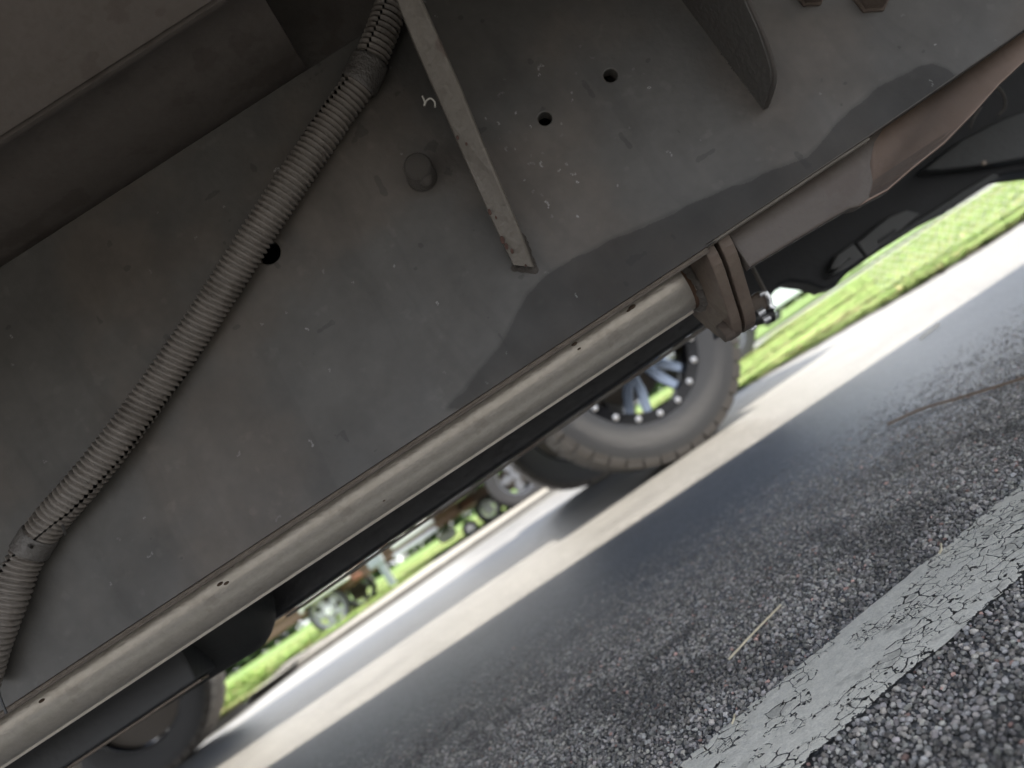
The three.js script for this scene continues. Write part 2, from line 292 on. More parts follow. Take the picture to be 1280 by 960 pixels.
const webRough = scaleTex(tex(1024, 256, (u, v) => { const x = lerp(W0, W1, u), y = lerp(H0, H1, v); return (inPoly(x + 0.0025 * (fbm(x * 90, y * 90, 180, 3) - 0.5), y + 0.004 * (fbm(x * 60, y * 60, 184, 3) - 0.5), darkArea) ? 0.70 : 0.62) + 0.18 * (fbm(x * 30, y * 30, 190, 4) - 0.5); }, false, false), 1 / (W1 - W0), 1 / (H1 - H0), -W0 / (W1 - W0), -H0 / (H1 - H0));
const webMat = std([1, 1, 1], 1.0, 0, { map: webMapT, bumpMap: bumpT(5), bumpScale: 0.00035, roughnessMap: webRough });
const paint = (base, dark, rust, amount, seed, rough, scale = 5) => std([1, 1, 1], rough, 0, { map: scaleTex(blotch(base, dark, rust, amount, seed), scale, scale), bumpMap: bumpT(scale), bumpScale: 0.0012 });
const greyPaint = paint([0.20, 0.185, 0.165], [0.13, 0.12, 0.105], [0.10, 0.06, 0.04], 0.5, 200, 0.55, 6);
const brownPaint = paint([0.115, 0.088, 0.068], [0.09, 0.067, 0.052], [0.06, 0.038, 0.028], 0.4, 210, 0.55, 4);
const redPaint = paint([0.150, 0.098, 0.069], [0.124, 0.079, 0.054], [0.055, 0.034, 0.025], 0.5, 220, 0.5, 3);
const tubePaint = paint([0.47, 0.435, 0.385], [0.39, 0.36, 0.315], [0.20, 0.165, 0.13], 0.2, 230, 0.31, 7);
const tubeSheen = (tubePaint.metalness = 0.55), blackPaint = paint([0.020, 0.021, 0.023], [0.014, 0.014, 0.016], [0.03, 0.03, 0.03], 0.4, 240, 0.5, 3);
const rubberBlack = std([0.018, 0.019, 0.021], 0.6, 0, { bumpMap: bumpT(3), bumpScale: 0.001 });
const rustMat = std([0.15, 0.085, 0.05], 0.85, 0, { bumpMap: bumpT(20), bumpScale: 0.0015 });
const weldMat = std([0.20, 0.18, 0.16], 0.42, 0.6, { bumpMap: bumpT(30), bumpScale: 0.001 });

tubePaint.bumpScale = 0.0003;
// main beam: the big vertical plate, its bolt holes and its bottom lip
const hole = (px, py, r) => { const p = onZ(px, py, 0); return [p.x, p.y, r]; };
const holes = [hole(336, 316, 0.0098), hole(681, 149, 0.0056), hole(763, 95, 0.0056)];
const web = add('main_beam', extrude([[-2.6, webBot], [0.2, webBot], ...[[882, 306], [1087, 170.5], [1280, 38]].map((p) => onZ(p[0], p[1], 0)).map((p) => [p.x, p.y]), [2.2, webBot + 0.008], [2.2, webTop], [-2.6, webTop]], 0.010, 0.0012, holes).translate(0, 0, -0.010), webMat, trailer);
add('bottom_lip', [new THREE.CylinderGeometry(0.0034, 0.0034, 2.80, 16).rotateZ(Math.PI / 2).translate(-1.209, webBot - 0.0010, -0.0050), rbox(2.80, 0.004, 0.016, 0.0015, -1.209, webBot + 0.0004, -0.0165)], paint([0.16, 0.132, 0.105], [0.12, 0.098, 0.077], [0.08, 0.05, 0.034], 0.5, 300, 0.6, 6), web);
{
  const ep = [[868, 313], [882, 306], [930, 274], [985, 238], [1040, 201], [1087, 170.5]].map((p) => onZ(p[0], p[1], 0));
  const em = paint([0.26, 0.235, 0.20], [0.19, 0.165, 0.14], [0.12, 0.08, 0.055], 0.4, 301, 0.5, 6);
  add('edge_strip', tube(ep.map((p) => new THREE.Vector3(p.x, p.y - 0.0004, -0.0032)), 0.0017, 40, 10), em, web);
  add('edge_strip', tube(ep.map((p) => new THREE.Vector3(p.x, p.y - 0.0008, -0.0085)), 0.0015, 40, 10), em, web);
}
add('back_plate', new THREE.BoxGeometry(4.8, webTop - webBot + 0.05, 0.006).translate(-0.2, (webTop + webBot) / 2 + 0.08, -0.16), blackPaint, trailer);
const gustMat = paint([0.105, 0.093, 0.082], [0.085, 0.074, 0.064], [0.055, 0.034, 0.026], 0.3, 293, 0.5, 12);
// bolt head with its shank
{
  const b = onZ(528, 222, 0), g = new THREE.LatheGeometry([[0, 0.027], [0.0085, 0.0268], [0.0108, 0.0252], [0.0116, 0.022], [0.0120, 0.003], [0.0130, 0.0008], [0.0130, 0]].map((p) => new THREE.Vector2(...p)), 28).rotateX(Math.PI / 2);
  const m = add('bolt', g, paint([0.10, 0.09, 0.08], [0.075, 0.068, 0.06], [0.055, 0.04, 0.03], 0.5, 250, 0.45, 20), web); m.position.set(b.x, b.y, 0);
  add('bolt_tip', new THREE.SphereGeometry(0.0065, 14, 10).scale(0.9, 1, 0.9).translate(0.0005, -0.0095, 0.018), gustMat, m);
}
// outrigger (near gusset): a thick plate standing on the beam, its lower edge rises towards the lens
function outrigger(x0, thick, edgePx, mat, name) {
  const prof = edgePx.map(([px, py]) => onX(px, py, x0)).map((p) => [p.z, p.y]);
  const last = prof[prof.length - 1];
  const pts = [...prof, [last[0] + 0.03, webTop], [0.0, webTop]];
  const s = extrude(pts, thick, 0.001); s.rotateY(-Math.PI / 2);   // (z, y) profile, thickness along -x
  return add(name, s.translate(x0 + thick / 2, 0, 0), mat, web);
}
{
  // thick plate: its foot follows the same line on the beam, its edge stands nearer the lens as it rises
  const Lp = [[641, 331], [612, 270], [579, 196], [560, 152], [541, 110], [519, 60], [497, 5], [480, -40]], Rp = [[668, 334], [650, 285], [625, 226], [598, 162], [578, 112], [556, 62], [530, 4], [512, -40]];
  const n = Lp.length, pos = [], idx = [], V = (p) => { pos.push(p.x, p.y, p.z); };
  for (let i = 0; i < n; i++) {
    const t = i / (n - 1), z = lerp(0.012, 0.15, t), m = [(Lp[i][0] + Rp[i][0]) / 2, (Lp[i][1] + Rp[i][1]) / 2], ins = (p) => [lerp(p[0], m[0], 0.12), lerp(p[1], m[1], 0.12)], rnd = (p) => [lerp(p[0], m[0], 0.05), lerp(p[1], m[1], 0.05)];
    const nx = (p, k) => [lerp(p[0], m[0], k), lerp(p[1], m[1], k)];
    V(onZ(...ins(Lp[i]), -0.001)); V(onZ(...Lp[i], z - 0.003)); V(onZ(...nx(Lp[i], 0.10), z)); V(onZ(...nx(Rp[i], 0.30), z)); V(onZ(...nx(Rp[i], 0.12), z - 0.0012)); V(onZ(...Rp[i], z - 0.005)); V(onZ(...ins(Rp[i]), -0.001));
  }
  for (let i = 0; i < n - 1; i++) for (let k = 0; k < 6; k++) { const a = i * 7 + k, b = a + 7; idx.push(a, a + 1, b, b, a + 1, b + 1); }
  for (const o of [0, (n - 1) * 7]) for (let k = 1; k < 6; k++) idx.push(o, o + k, o + k + 1);
  const g0 = new THREE.BufferGeometry(); g0.setAttribute('position', new THREE.Float32BufferAttribute(pos, 3)); g0.setIndex(idx);
  const g = toCreasedNormals(g0.toNonIndexed(), 0.35), P = g.attributes.position, uv = []; for (let i = 0; i < P.count; i++) uv.push(P.getX(i), P.getY(i)); g.setAttribute('uv', new THREE.Float32BufferAttribute(uv, 2));
  const gm = paint([0.105, 0.093, 0.078], [0.085, 0.074, 0.062], [0.055, 0.034, 0.026], 0.6, 290, 0.55, 7); gm.side = THREE.DoubleSide;
  const gu = add('gusset', g, gm, web);
  const chipMat = std([0.045, 0.022, 0.016], 0.9); for (const [px, py, a] of [[612, 265, 1], [620, 272, 0.6], [628, 300, 1.3], [633, 308, 1.1], [640, 314, 0.9], [583, 180, 0.6], [572, 172, 0.7], [657, 332, 0.5]]) { const c = onZ(px, py, lerp(0.012, 0.15, (334 - py) / 374) + 0.0004); add('rust_chip', new THREE.IcosahedronGeometry(0.0020 * a, 1).scale(0.7, 1.3, 0.2).rotateZ(-0.3).translate(c.x, c.y, c.z), chipMat, gu); }
  { const R = rng(31), bead = (pts) => { const l = []; for (const p of pts) l.push(new THREE.SphereGeometry(0.0026 + 0.0012 * R(), 8, 6).scale(1, 1, 0.7).translate(p.x + 0.0008 * (R() - 0.5), p.y + 0.0008 * (R() - 0.5), 0.0006)); return l; };
    const line = (a, b, n) => Array.from({ length: n }, (_, i) => onZ(lerp(a[0], b[0], i / (n - 1)), lerp(a[1], b[1], i / (n - 1)), 0));
    add('weld_bead', bead([...line([643, 336], [668, 338], 9), ...line([668, 336], [652, 296], 14)]), gustMat, gu);
    add('weld_bead', bead(line([953, 131], [900, 62], 24)), webMat, web); }
  const x1 = onZ(957, 136, 0).x;
  outrigger(x1, 0.0036, [[957, 137], [963, 120], [968, 100], [967, 85], [960, 60], [950, 33], [937, 4], [925, -25], [905, -60]], paint([0.058, 0.054, 0.049], [0.050, 0.047, 0.043], [0.045, 0.036, 0.03], 0.3, 292, 0.5, 6), 'gusset');
  add('edge', tube([[958, 133], [963, 120], [968, 100], [967, 85], [960, 60], [950, 33], [937, 4], [925, -25]].map(([px, py]) => onX(px, py, x1)), 0.0020, 50, 8), gustMat, web);
}
// heads of two bolts at the top edge of the picture
for (const [px, py, r] of [[1012, -8, 0.014], [1088, -4, 0.0165]]) {
  const b = onZ(px, py, 0), m = add('bolt', new THREE.LatheGeometry([[0, 0.016], [r * 0.6, 0.016], [r * 0.8, 0.0135], [r * 0.85, 0.004], [r, 0.003], [r, 0]].map((p) => new THREE.Vector2(...p)), 6).rotateX(Math.PI / 2), brownPaint, web); m.position.set(b.x, b.y, 0);
  m.geometry = toCreasedNormals(m.geometry, 0.5);
}
// deck over everything, and the folded sheet of the fender at the upper left
add('deck', rbox(7.5, 0.09, 2.18, 0.006, -0.5, webTop + 0.42, -0.565), blackPaint, trailer);
add('light_blocking_rail', rbox(7.5, 0.53, 0.05, 0.006, -0.5, webTop + 0.20, 0.50), greyPaint, trailer);  // added out of view; hangs low to keep sky light off the beam
{
  const fm = paint([0.155, 0.136, 0.122], [0.13, 0.113, 0.10], [0.105, 0.085, 0.074], 0.5, 260, 0.6, 5);
  const yC = webTop + 0.012, e = onY(347, 28, yC).x, zB = onY(120, 100, yC).z, zA = onY(100, 108, yC).z;
  // folded sheet: a flange near the lens, a rolled bend, then a face that climbs away behind the top of the beam
  const prof = [[-0.03, yC + 0.006], [0.03, yC + 0.004], [0.06, yC + 0.003], [zB - 0.012, yC + 0.002], [zB - 0.007, yC - 0.0005], [zB - 0.001, yC - 0.004], [zB + 0.004, yC - 0.006], [zA + 0.004, yC - 0.006], [zA + 0.004, yC + 0.012], [zB, yC + 0.016], [-0.03, yC + 0.02]];
  const g = extrude(prof, 2.4, 0.001).rotateY(-Math.PI / 2);
  add('fender_sheet', toCreasedNormals(g, 0.6).translate(e, 0, 0), paint([0.095, 0.083, 0.075], [0.078, 0.068, 0.061], [0.06, 0.05, 0.044], 0.6, 261, 0.6, 4), trailer).material.bumpScale = 0.0004;
  fm.bumpScale = 0.0004;
  add('added_gap_plate', rbox(4.8, 0.40, 0.01, 0.002, -0.2, webTop + 0.19, -0.038), paint([0.06, 0.054, 0.048], [0.045, 0.04, 0.036], [0.04, 0.03, 0.025], 0.5, 262, 0.6, 4), trailer);  // added plate; closes the gap above the beam against light from behind
  add('fender_flange', rbox(2.8, 0.004, 0.30, 0.0015, e - 1.25, yC - 0.0035, zA + 0.007 + 0.15), fm, trailer);
}
// round tube under the beam, welded to the hanger bracket
const hx = 0.193, tz = -0.105, tubeR = 0.0312, tubeY = onZ(430, 675.5, tz).y + tubeR;
const tubeLen = 1.5;
const ctube = add('round_tube', (() => { const g = new THREE.CylinderGeometry(tubeR, tubeR, tubeLen, 64, 60, true); g.rotateZ(Math.PI / 2); const uv = g.attributes.uv; for (let i = 0; i < uv.count; i++) uv.setXY(i, uv.getY(i) * tubeLen, uv.getX(i) * 0.23); return g.translate(hx - tubeLen / 2, tubeY, tz); })(), tubePaint, trailer);
{
  const R = rng(9), list = [];
  for (let k = 0; k < 30; k++) { const a = (k + 0.5 * R()) / 30 * Math.PI * 2, r = 0.0042 + 0.0026 * R(); list.push(new THREE.SphereGeometry(r, 10, 8).scale(0.8, 1, 1).translate(hx - 0.004 + 0.002 * R(), tubeY + Math.cos(a) * (tubeR + 0.001), tz + Math.sin(a) * (tubeR + 0.001))); }
  add('weld_bead', list, weldMat, ctube);
  const rg = new THREE.CylinderGeometry(tubeR + 0.0004, tubeR + 0.0004, 0.004, 48, 1, true).rotateZ(Math.PI / 2).translate(hx - 0.0080, tubeY, tz);
  add('rust_band', rg, rustMat, ctube);
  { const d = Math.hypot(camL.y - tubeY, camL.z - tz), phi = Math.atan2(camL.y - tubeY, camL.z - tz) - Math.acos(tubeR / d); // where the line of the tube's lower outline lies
    add('rim_light_strip', new THREE.CylinderGeometry(0.0020, 0.0020, tubeLen - 0.012, 10).rotateZ(Math.PI / 2).translate(hx - 0.012 - (tubeLen - 0.012) / 2, tubeY + Math.sin(phi) * (tubeR + 0.0004), tz + Math.cos(phi) * (tubeR + 0.0004)), paint([0.72, 0.66, 0.58], [0.62, 0.56, 0.49], [0.35, 0.26, 0.18], 0.3, 302, 0.4, 6), ctube); }  // added pale strip; the bright rim of light is in its colour
  const spots = [];
  for (const [px, py, s] of [[790, 384, 1], [786, 388, 0.6], [718, 430, 0.8], [724, 436, 0.5], [650, 462, 0.4], [290, 708, 0.5], [275, 730, 0.8], [283, 729, 0.7], [600, 498, .4], [52, 876, .8], [480, 626, .35]]) {
    const r = rayL(px, py).normalize(), b = r.y * (camL.y - tubeY) + r.z * (camL.z - tz), A = r.y * r.y + r.z * r.z, c = (camL.y - tubeY) ** 2 + (camL.z - tz) ** 2 - (tubeR + 0.0003) ** 2, disc = b * b - A * c; if (disc < 0) continue;
    const q = camL.clone().addScaledVector(r, (-b - Math.sqrt(disc)) / A);
    spots.push(new THREE.IcosahedronGeometry(0.0026 * s, 1).scale(1.5, 0.7, 0.5).translate(q.x, q.y, q.z));
  }
  add('rust_spot', spots, std([0.10, 0.07, 0.05], 0.9), ctube);
}
// hanger bracket: two plates side by side behind the lip
{
  const prof = [[-0.012, 0.362], [-0.020, 0.338], [-0.045, 0.312], [-0.072, 0.287], [-0.090, 0.2785], [-0.108, 0.279], [-0.13, 0.290], [-0.155, 0.320], [-0.170, 0.362], [-0.17, 0.42], [-0.012, 0.42]];
  const br = new THREE.Group(); br.name = 'hanger_bracket'; trailer.add(br);
  const curve = new THREE.SplineCurve(prof.slice(0, 9).map((p) => new THREE.Vector2(...p))).getPoints(30).map((p) => [p.x, p.y]);
  const full = [...curve, ...prof.slice(9)];
  const plate = (x, t) => extrude(full, t, 0.0012).rotateY(-Math.PI / 2).translate(x + t, 0, 0);
  add('plate', plate(hx, 0.0075), brownPaint, br); add('plate', plate(hx + 0.0135, 0.009), brownPaint, br);
  add('spacer', plate(hx + 0.0078, 0.0054).scale(1, 1, 0.9).translate(0, 0.004, -0.014), redPaint, br);
  add('pin', new THREE.CylinderGeometry(0.0085, 0.0095, 0.010, 24).rotateZ(Math.PI / 2).translate(hx - 0.004, 0.2875, -0.086), brownPaint, br);
}
// brown plates behind the beam on the right
function plateFromPx(px, z, thick, mat, name, parent, topY, bevel = 0.002, holesL = []) {
  const b = px.map((p) => onZ(p[0], p[1], z)).map((p) => [p.x, p.y]);
  const pts = topY == null ? b : [...b, [b[b.length - 1][0], topY], [b[0][0], topY]];
  return add(name, extrude(pts, thick, bevel, holesL).translate(0, 0, z - thick), mat, parent);
}
plateFromPx([[937, 335], [950, 327], [1000, 297], [1060, 262], [1074, 259], [1085, 252], [1110, 239], [1142, 211], [1180, 181], [1217, 143], [1249, 107], [1280, 78], [1340, 20], [1420, -60]], -0.030, 0.012, paint([0.074, 0.060, 0.050], [0.060, 0.048, 0.040], [0.055, 0.038, 0.03], 0.4, 215, 0.6, 4), 'side_plate', trailer, webBot + 0.4);
plateFromPx([[1092, 178], [1086, 205], [1090, 228], [1084, 248], [1074, 258], [1085, 251.5], [1110, 238], [1142, 210], [1180, 180], [1217, 142], [1249, 106], [1280, 77], [1340, 19], [1420, -60], [1300, -60], [1150, 90]], -0.0285, 0.0012, redPaint, 'spring_plate', trailer, null, 0.0005);
// black square tube beyond, and the black housing at the lower left
{
  const a = onZ(524, 653, -0.38), b = onZ(882, 406, -0.38), tilt = Math.atan2(b.y - a.y, b.x - a.x), right = onZ(905, 395, -0.38).x - a.x, left = onZ(330, 742, -0.38).x - a.x;
  const g = add('black_tube', rbox(right + 2.2, 0.09, 0.07, 0.006, (right - 2.2) / 2, 0.047, -0.025), blackPaint, trailer);
  add('lip', rbox(right - left, 0.004, 0.028, 0.001, (left + right) / 2, -0.0015, -0.035), greyPaint, g);
  g.position.set(a.x, a.y, -0.38); g.rotation.z = tilt;
  const R0 = 0.078, zt = -0.31, e = onZ(336, 765, zt), yb2 = onZ(292, 834, zt).y, L = 0.20;
  const prof = [[0, 0]]; for (let k = 0; k <= 10; k++) { const t = k / 10 * Math.PI / 2; prof.push([R0 - 0.035 + 0.035 * Math.sin(t), 0.035 - 0.035 * Math.cos(t)]); } prof.push([R0, L - 0.02], [R0 - 0.02, L], [0, L]);
  const tankMat = std([0.020, 0.021, 0.021], 0.6, 0, { bumpMap: bumpT(6), bumpScale: 0.0006 });
  const tank = add('air_tank', toCreasedNormals(new THREE.LatheGeometry(prof.map((p) => new THREE.Vector2(...p)), 48), 0.7).rotateZ(Math.PI / 2), tankMat, trailer);
  tank.position.set(e.x, yb2 + R0, zt); tank.rotation.z = -0.035;
  const q = onZ(200, 884, -0.21), qe = onZ(246, 850, -0.21).x;
  add('rear_beam', rbox(2.2, 0.12, 0.05, 0.004, qe - 1.1, q.y + 0.062, -0.235), rubberBlack, trailer);
  add('rear_beam_lip', rbox(2.2, 0.0035, 0.02, 0.0015, qe - 1.1, q.y + 0.0003, -0.228), paint([0.12, 0.095, 0.075], [0.09, 0.07, 0.055], [0.06, 0.04, 0.03], 0.3, 304, 0.6, 6), trailer);
}
// black mudguard on the far side with panels
{
  const z = -0.80;
  const mg = plateFromPx([[880, 330], [900, 420], [938, 402], [962, 372], [972, 359], [986, 352], [1010, 355], [1030, 362], [1044, 357], [1062, 339], [1100, 313], [1182, 262], [1240, 224], [1262, 217], [1340, 208], [1420, -60], [1280, -60]], z, 0.05, rubberBlack, 'mudguard', trailer, null, 0.006);
  const dk = std([0.045, 0.047, 0.046], 0.5, 0, { bumpMap: bumpT(3), bumpScale: 0.001 }), mid = std([0.075, 0.076, 0.074], 0.45, 0, { bumpMap: bumpT(4), bumpScale: 0.001 });
  plateFromPx([[1036, 346], [1062, 322], [1074, 326], [1058, 337]], z + 0.03, 0.02, mid, 'guard_panel', mg, null, 0.003);
  plateFromPx([[1036, 338], [1046, 318], [1066, 304], [1080, 322], [1062, 333]], z + 0.028, 0.018, mid, 'guard_panel', mg, null, 0.003);
  plateFromPx([[1070, 304], [1108, 272], [1132, 262], [1150, 268], [1122, 292], [1084, 322]], z + 0.028, 0.018, mid, 'guard_panel', mg, null, 0.003);
  plateFromPx([[1092, 313], [1126, 288], [1200, 240], [1240, 216], [1250, 222], [1180, 266]].reverse(), z + 0.02, 0.016, dk, 'guard_panel', mg, null, 0.003);
  plateFromPx([[1152, 214], [1200, 176], [1250, 150], [1330, 120], [1330, 190], [1240, 206], [1176, 214]], z + 0.03, 0.02, dk, 'guard_panel', mg, null, 0.004);
  plateFromPx([[1098, 300], [1118, 286], [1121, 289], [1100, 304]], z + 0.034, 0.004, rubberBlack, 'slot', mg, null, 0);
  const lp = [[1212, 160], [1218, 146], [1226, 134]].map((p) => onZ(p[0], p[1], z + 0.09)), lp2 = [[1246, 108], [1254, 118], [1256, 134], [1248, 144]].map((p) => onZ(p[0], p[1], z + 0.09));
  add('wire', tube(lp, 0.0022, 12, 8), greyPaint, mg); add('wire', tube(lp2, 0.0022, 14, 8), greyPaint, mg);
  const c = onZ(1230, 204, z + 0.05); add('stone_chip', new THREE.IcosahedronGeometry(0.0042, 1).translate(c.x, c.y, c.z), std([0.5, 0.42, 0.34], 0.8), mg);
}
// adjuster rod, clip and nuts past the bracket
{
  const z = -0.32, steel = std([0.75, 0.76, 0.78], 0.25, 0.7), dark = std([0.03, 0.03, 0.03], 0.5, 0.3);
  const P = (x, y, dz = 0) => onZ(x, y, z + dz);
  const ad = new THREE.Group(); ad.name = 'adjuster'; trailer.add(ad);
  add('rod', between(P(937, 328), P(957, 366), 0.0028), greyPaint, ad);
  add('clip', tube([P(949, 369), P(956, 366), P(961, 373), P(963, 382), P(968, 386)], 0.0034, 20, 10), steel, ad);
  add('arm', rbox(0.034, 0.026, 0.02, 0.005).applyMatrix4(new THREE.Matrix4().makeTranslation(...P(941, 384, -0.01).toArray())), brownPaint, ad);
  add('stud', between(P(930, 402), P(966, 394), 0.0085, 20), dark, ad);
  add('nut', between(P(947, 393, 0.006), P(955, 388, 0.006), 0.0052, 6), steel, ad); add('nut', between(P(954, 401, 0.008), P(962, 397, 0.008), 0.0045, 6), steel, ad);
  add('cotter_pin', tube([P(934, 408), P(940, 404), P(944, 408), P(938, 413)], 0.0028, 14, 8), steel, ad);
}

// ------------------------------------------------------------------ corrugated loom clipped to the beam
{
  const px = [[506, -40], [488, 12], [472, 54], [454, 96], [420, 146], [378, 208], [330, 280], [290, 343], [245, 412], [196, 483], [150, 546], [102, 606], [66, 647], [45, 676], [28, 706], [11, 752], [-8, 802], [-24, 856]];
  const loom = thing('split_loom', 'dusty grey corrugated split loom hose taped along the beam', 'hose', [0, 0, -DEPTH], YAW);
  const zOff = 0.0165, r0 = 0.0137;
  const curve = new THREE.CatmullRomCurve3(px.map(([x, y], i) => onZ(x, y, zOff + 0.002 * Math.sin(i * 1.3))), false, 'centripetal');
  const len = curve.getLength(), pitch = 0.0047, nRib = Math.round(len / pitch), per = 8, nS = nRib * per, nA = 44;
  const Z = new THREE.Vector3(0, 0, 1), pos = [], uv = [], idx = [];
  const slit = (t) => { const p = [[0, 1.50], [0.13, 1.45], [0.2, 0.9], [0.27, 0.1], [0.4, -1.0], [0.52, -2.3], [0.60, -3.05], [0.68, -3.3], [0.77, -3.75], [0.83, -4.5], [0.88, -5.7], [1, -6.1]]; for (let i = 1; i < p.length; i++) if (t <= p[i][0]) return lerp(p[i - 1][1], p[i][1], (t - p[i - 1][0]) / (p[i][0] - p[i - 1][0])); return -6.1; };
  for (let i = 0; i <= nS; i++) {
    const t = i / nS, c = curve.getPointAt(t), T = curve.getTangentAt(t), S = new THREE.Vector3().crossVectors(T, Z).normalize(), N = new THREE.Vector3().crossVectors(S, T).normalize();
    const a0 = slit(t), gap = 0.035 + 0.05 * vnoise(t * 40, 1, 6) + (t > 0.885 && t < 0.955 ? 0.22 * Math.sin((t - 0.885) / 0.07 * Math.PI) : 0);
    for (let j = 0; j <= nA; j++) {
      const a = a0 + gap + (Math.PI * 2 - 2 * gap) * j / nA, tw = 0.5 * sstep(0.5, 1, j / nA);
      const ph = (i / per + tw) % 1, rib = Math.pow(0.5 + 0.5 * Math.cos(ph * Math.PI * 2), 0.55), r = r0 * (0.80 + 0.20 * rib) * (1 + 0.02 * (vnoise(t * 60, j * 0.2, 3) - 0.5));
      const q = c.clone().addScaledVector(S, Math.cos(a) * r).addScaledVector(N, Math.sin(a) * r); pos.push(q.x, q.y, q.z); uv.push(t * len, j / nA * 0.086);
    }
  }
  for (let i = 0; i < nS; i++) for (let j = 0; j < nA; j++) { const a = i * (nA + 1) + j, b = a + nA + 1; idx.push(a, b, a + 1, b, b + 1, a + 1); }
  const g = new THREE.BufferGeometry(); g.setAttribute('position', new THREE.Float32BufferAttribute(pos, 3)); g.setAttribute('uv', new THREE.Float32BufferAttribute(uv, 2)); g.setIndex(idx); g.computeVertexNormals();
  const lm = paint([0.135, 0.120, 0.105], [0.105, 0.094, 0.082], [0.07, 0.06, 0.05], 0.5, 270, 0.55, 8); lm.side = THREE.DoubleSide;
  add('corrugated_sleeve', g, lm, loom);
  add('cable', new THREE.TubeGeometry(curve, 160, r0 * 0.62, 16), std([0.008, 0.008, 0.009], 0.5), loom);
  const tapeMat = paint([0.075, 0.07, 0.064], [0.055, 0.051, 0.047], [0.07, 0.06, 0.055], 0.4, 280, 0.55, 12);
  const band = (t0, t1, r) => { const n = 26, P = [], U = [], I = []; for (let i = 0; i <= n; i++) { const t = lerp(t0, t1, i / n), c = curve.getPointAt(t), T = curve.getTangentAt(t), S = new THREE.Vector3().crossVectors(T, Z).normalize(), N = new THREE.Vector3().crossVectors(S, T).normalize(); for (let j = 0; j <= 40; j++) { const a = j / 40 * Math.PI * 2, e = Math.min(1, Math.min(i, n - i) / 2), rr = r * (0.94 + 0.06 * e) * (1 + 0.05 * (fbm(i * 0.25, Math.cos(a) * 2 + Math.sin(a) * 1.5 + 5, 8, 3) - 0.5)); const q = c.clone().addScaledVector(S, Math.cos(a) * rr).addScaledVector(N, Math.sin(a) * rr); P.push(q.x, q.y, q.z); U.push(i / n * (t1 - t0) * len, j / 40 * 0.086); } } for (let i = 0; i < n; i++) for (let j = 0; j < 40; j++) { const a = i * 41 + j, b = a + 41; I.push(a, b, a + 1, b, b + 1, a + 1); } const q = new THREE.BufferGeometry(); q.setAttribute('position', new THREE.Float32BufferAttribute(P, 3)); q.setAttribute('uv', new THREE.Float32BufferAttribute(U, 2)); q.setIndex(I); q.computeVertexNormals(); return q; };
  const tOf = (x, y) => { const p = onZ(x, y, zOff); let b = 0, bd = 9; for (let i = 0; i <= 400; i++) { const d = curve.getPointAt(i / 400).distanceTo(p); if (d < bd) { bd = d; b = i / 400; } } return b; };
  tapeMat.side = THREE.DoubleSide;
  add('tape_band', band(tOf(464, 74), tOf(446, 106), r0 * 1.13), tapeMat, loom);
  add('tape_band', band(tOf(50, 669), tOf(35, 695), r0 * 1.06), tapeMat, loom);
  add('tie_tail', tube([onZ(-6, 842, 0.03), onZ(-1, 868, 0.034), onZ(8, 892, 0.036)], 0.0011, 12, 6), std([0.02, 0.02, 0.02], 0.5), loom);
  // frayed ends of the tape
  const fr = onZ(24, 664, 0.02), f2 = onZ(30, 676, 0.024), f3 = onZ(78, 656, 0.022), f4 = onZ(82, 668, 0.02);
  add('tape_end', [tube([fr, f2, onZ(40, 684, 0.03)], 0.0014, 10, 6), tube([f3, onZ(80, 662, 0.024), f4], 0.0012, 8, 6)], tapeMat, loom);
}
// curl of thin wire on the gusset edge
{
  const P = (x, y) => onZ(x, y, 0.085), w = thing('wire_curl', 'tiny pale curl of wire stuck beside the near gusset', 'wire', [0, 0, -DEPTH], YAW);
  add('curl', tube([P(528, 120), P(531, 128), P(530, 133), P(533, 126), P(538, 123), P(543, 127), P(544, 134)], 0.0007, 30, 6), std([0.25, 0.24, 0.21], 0.6), w);
}

// ------------------------------------------------------------------ straws on the asphalt
function straw(px, r, label, h = 0.009, kind = 'straw') { const p = px.map(([x, y], i) => ground(x, y, h + (i === 1 ? 0.002 : 0))); const o = add(kind, tube(p, r, 20, 6), strawMat); return tag(o, label, kind); }
const strawMat = std([0.72, 0.64, 0.46], 0.8, 0, { bumpMap: bumpT(20), bumpScale: 0.0005 });
straw([[911, 824], [938, 795], [976, 756]], 0.0013, 'longest pale dry straw lying on the dark asphalt left of the painted line');
straw([[1174, 692], [1176, 688], [1176, 680]], 0.0011, 'short pale straw stub at the far edge of the painted line');
straw([[915, 905], [917, 899], [918, 893]], 0.0009, 'tiny straw stub beside the near end of the painted line');
straw([[1150, 424], [1162, 414], [1174, 405]], 0.0018, 'pale curved straw on the bright asphalt near the right verge', 0.004);
straw([[1110, 530], [1150, 512], [1210, 494], [1300, 466]], 0.0022, 'long thin brown root lying across the asphalt on the right', 0.004, 'root').material = std([0.26, 0.19, 0.14], 0.9);

// ------------------------------------------------------------------ parked vehicles
const tyreMat = std([0.035, 0.034, 0.034], 0.75, 0, { bumpMap: bumpT(3), bumpScale: 0.002 });
const dustyTyre = std([0.135, 0.122, 0.108], 0.9, 0, { bumpMap: bumpT(4), bumpScale: 0.003 });
const steelMat = std([0.72, 0.73, 0.75], 0.22, 0.9), blackGloss = std([0.012, 0.012, 0.014], 0.18, 0.2), axleMat = std([0.12, 0.085, 0.06], 0.8);
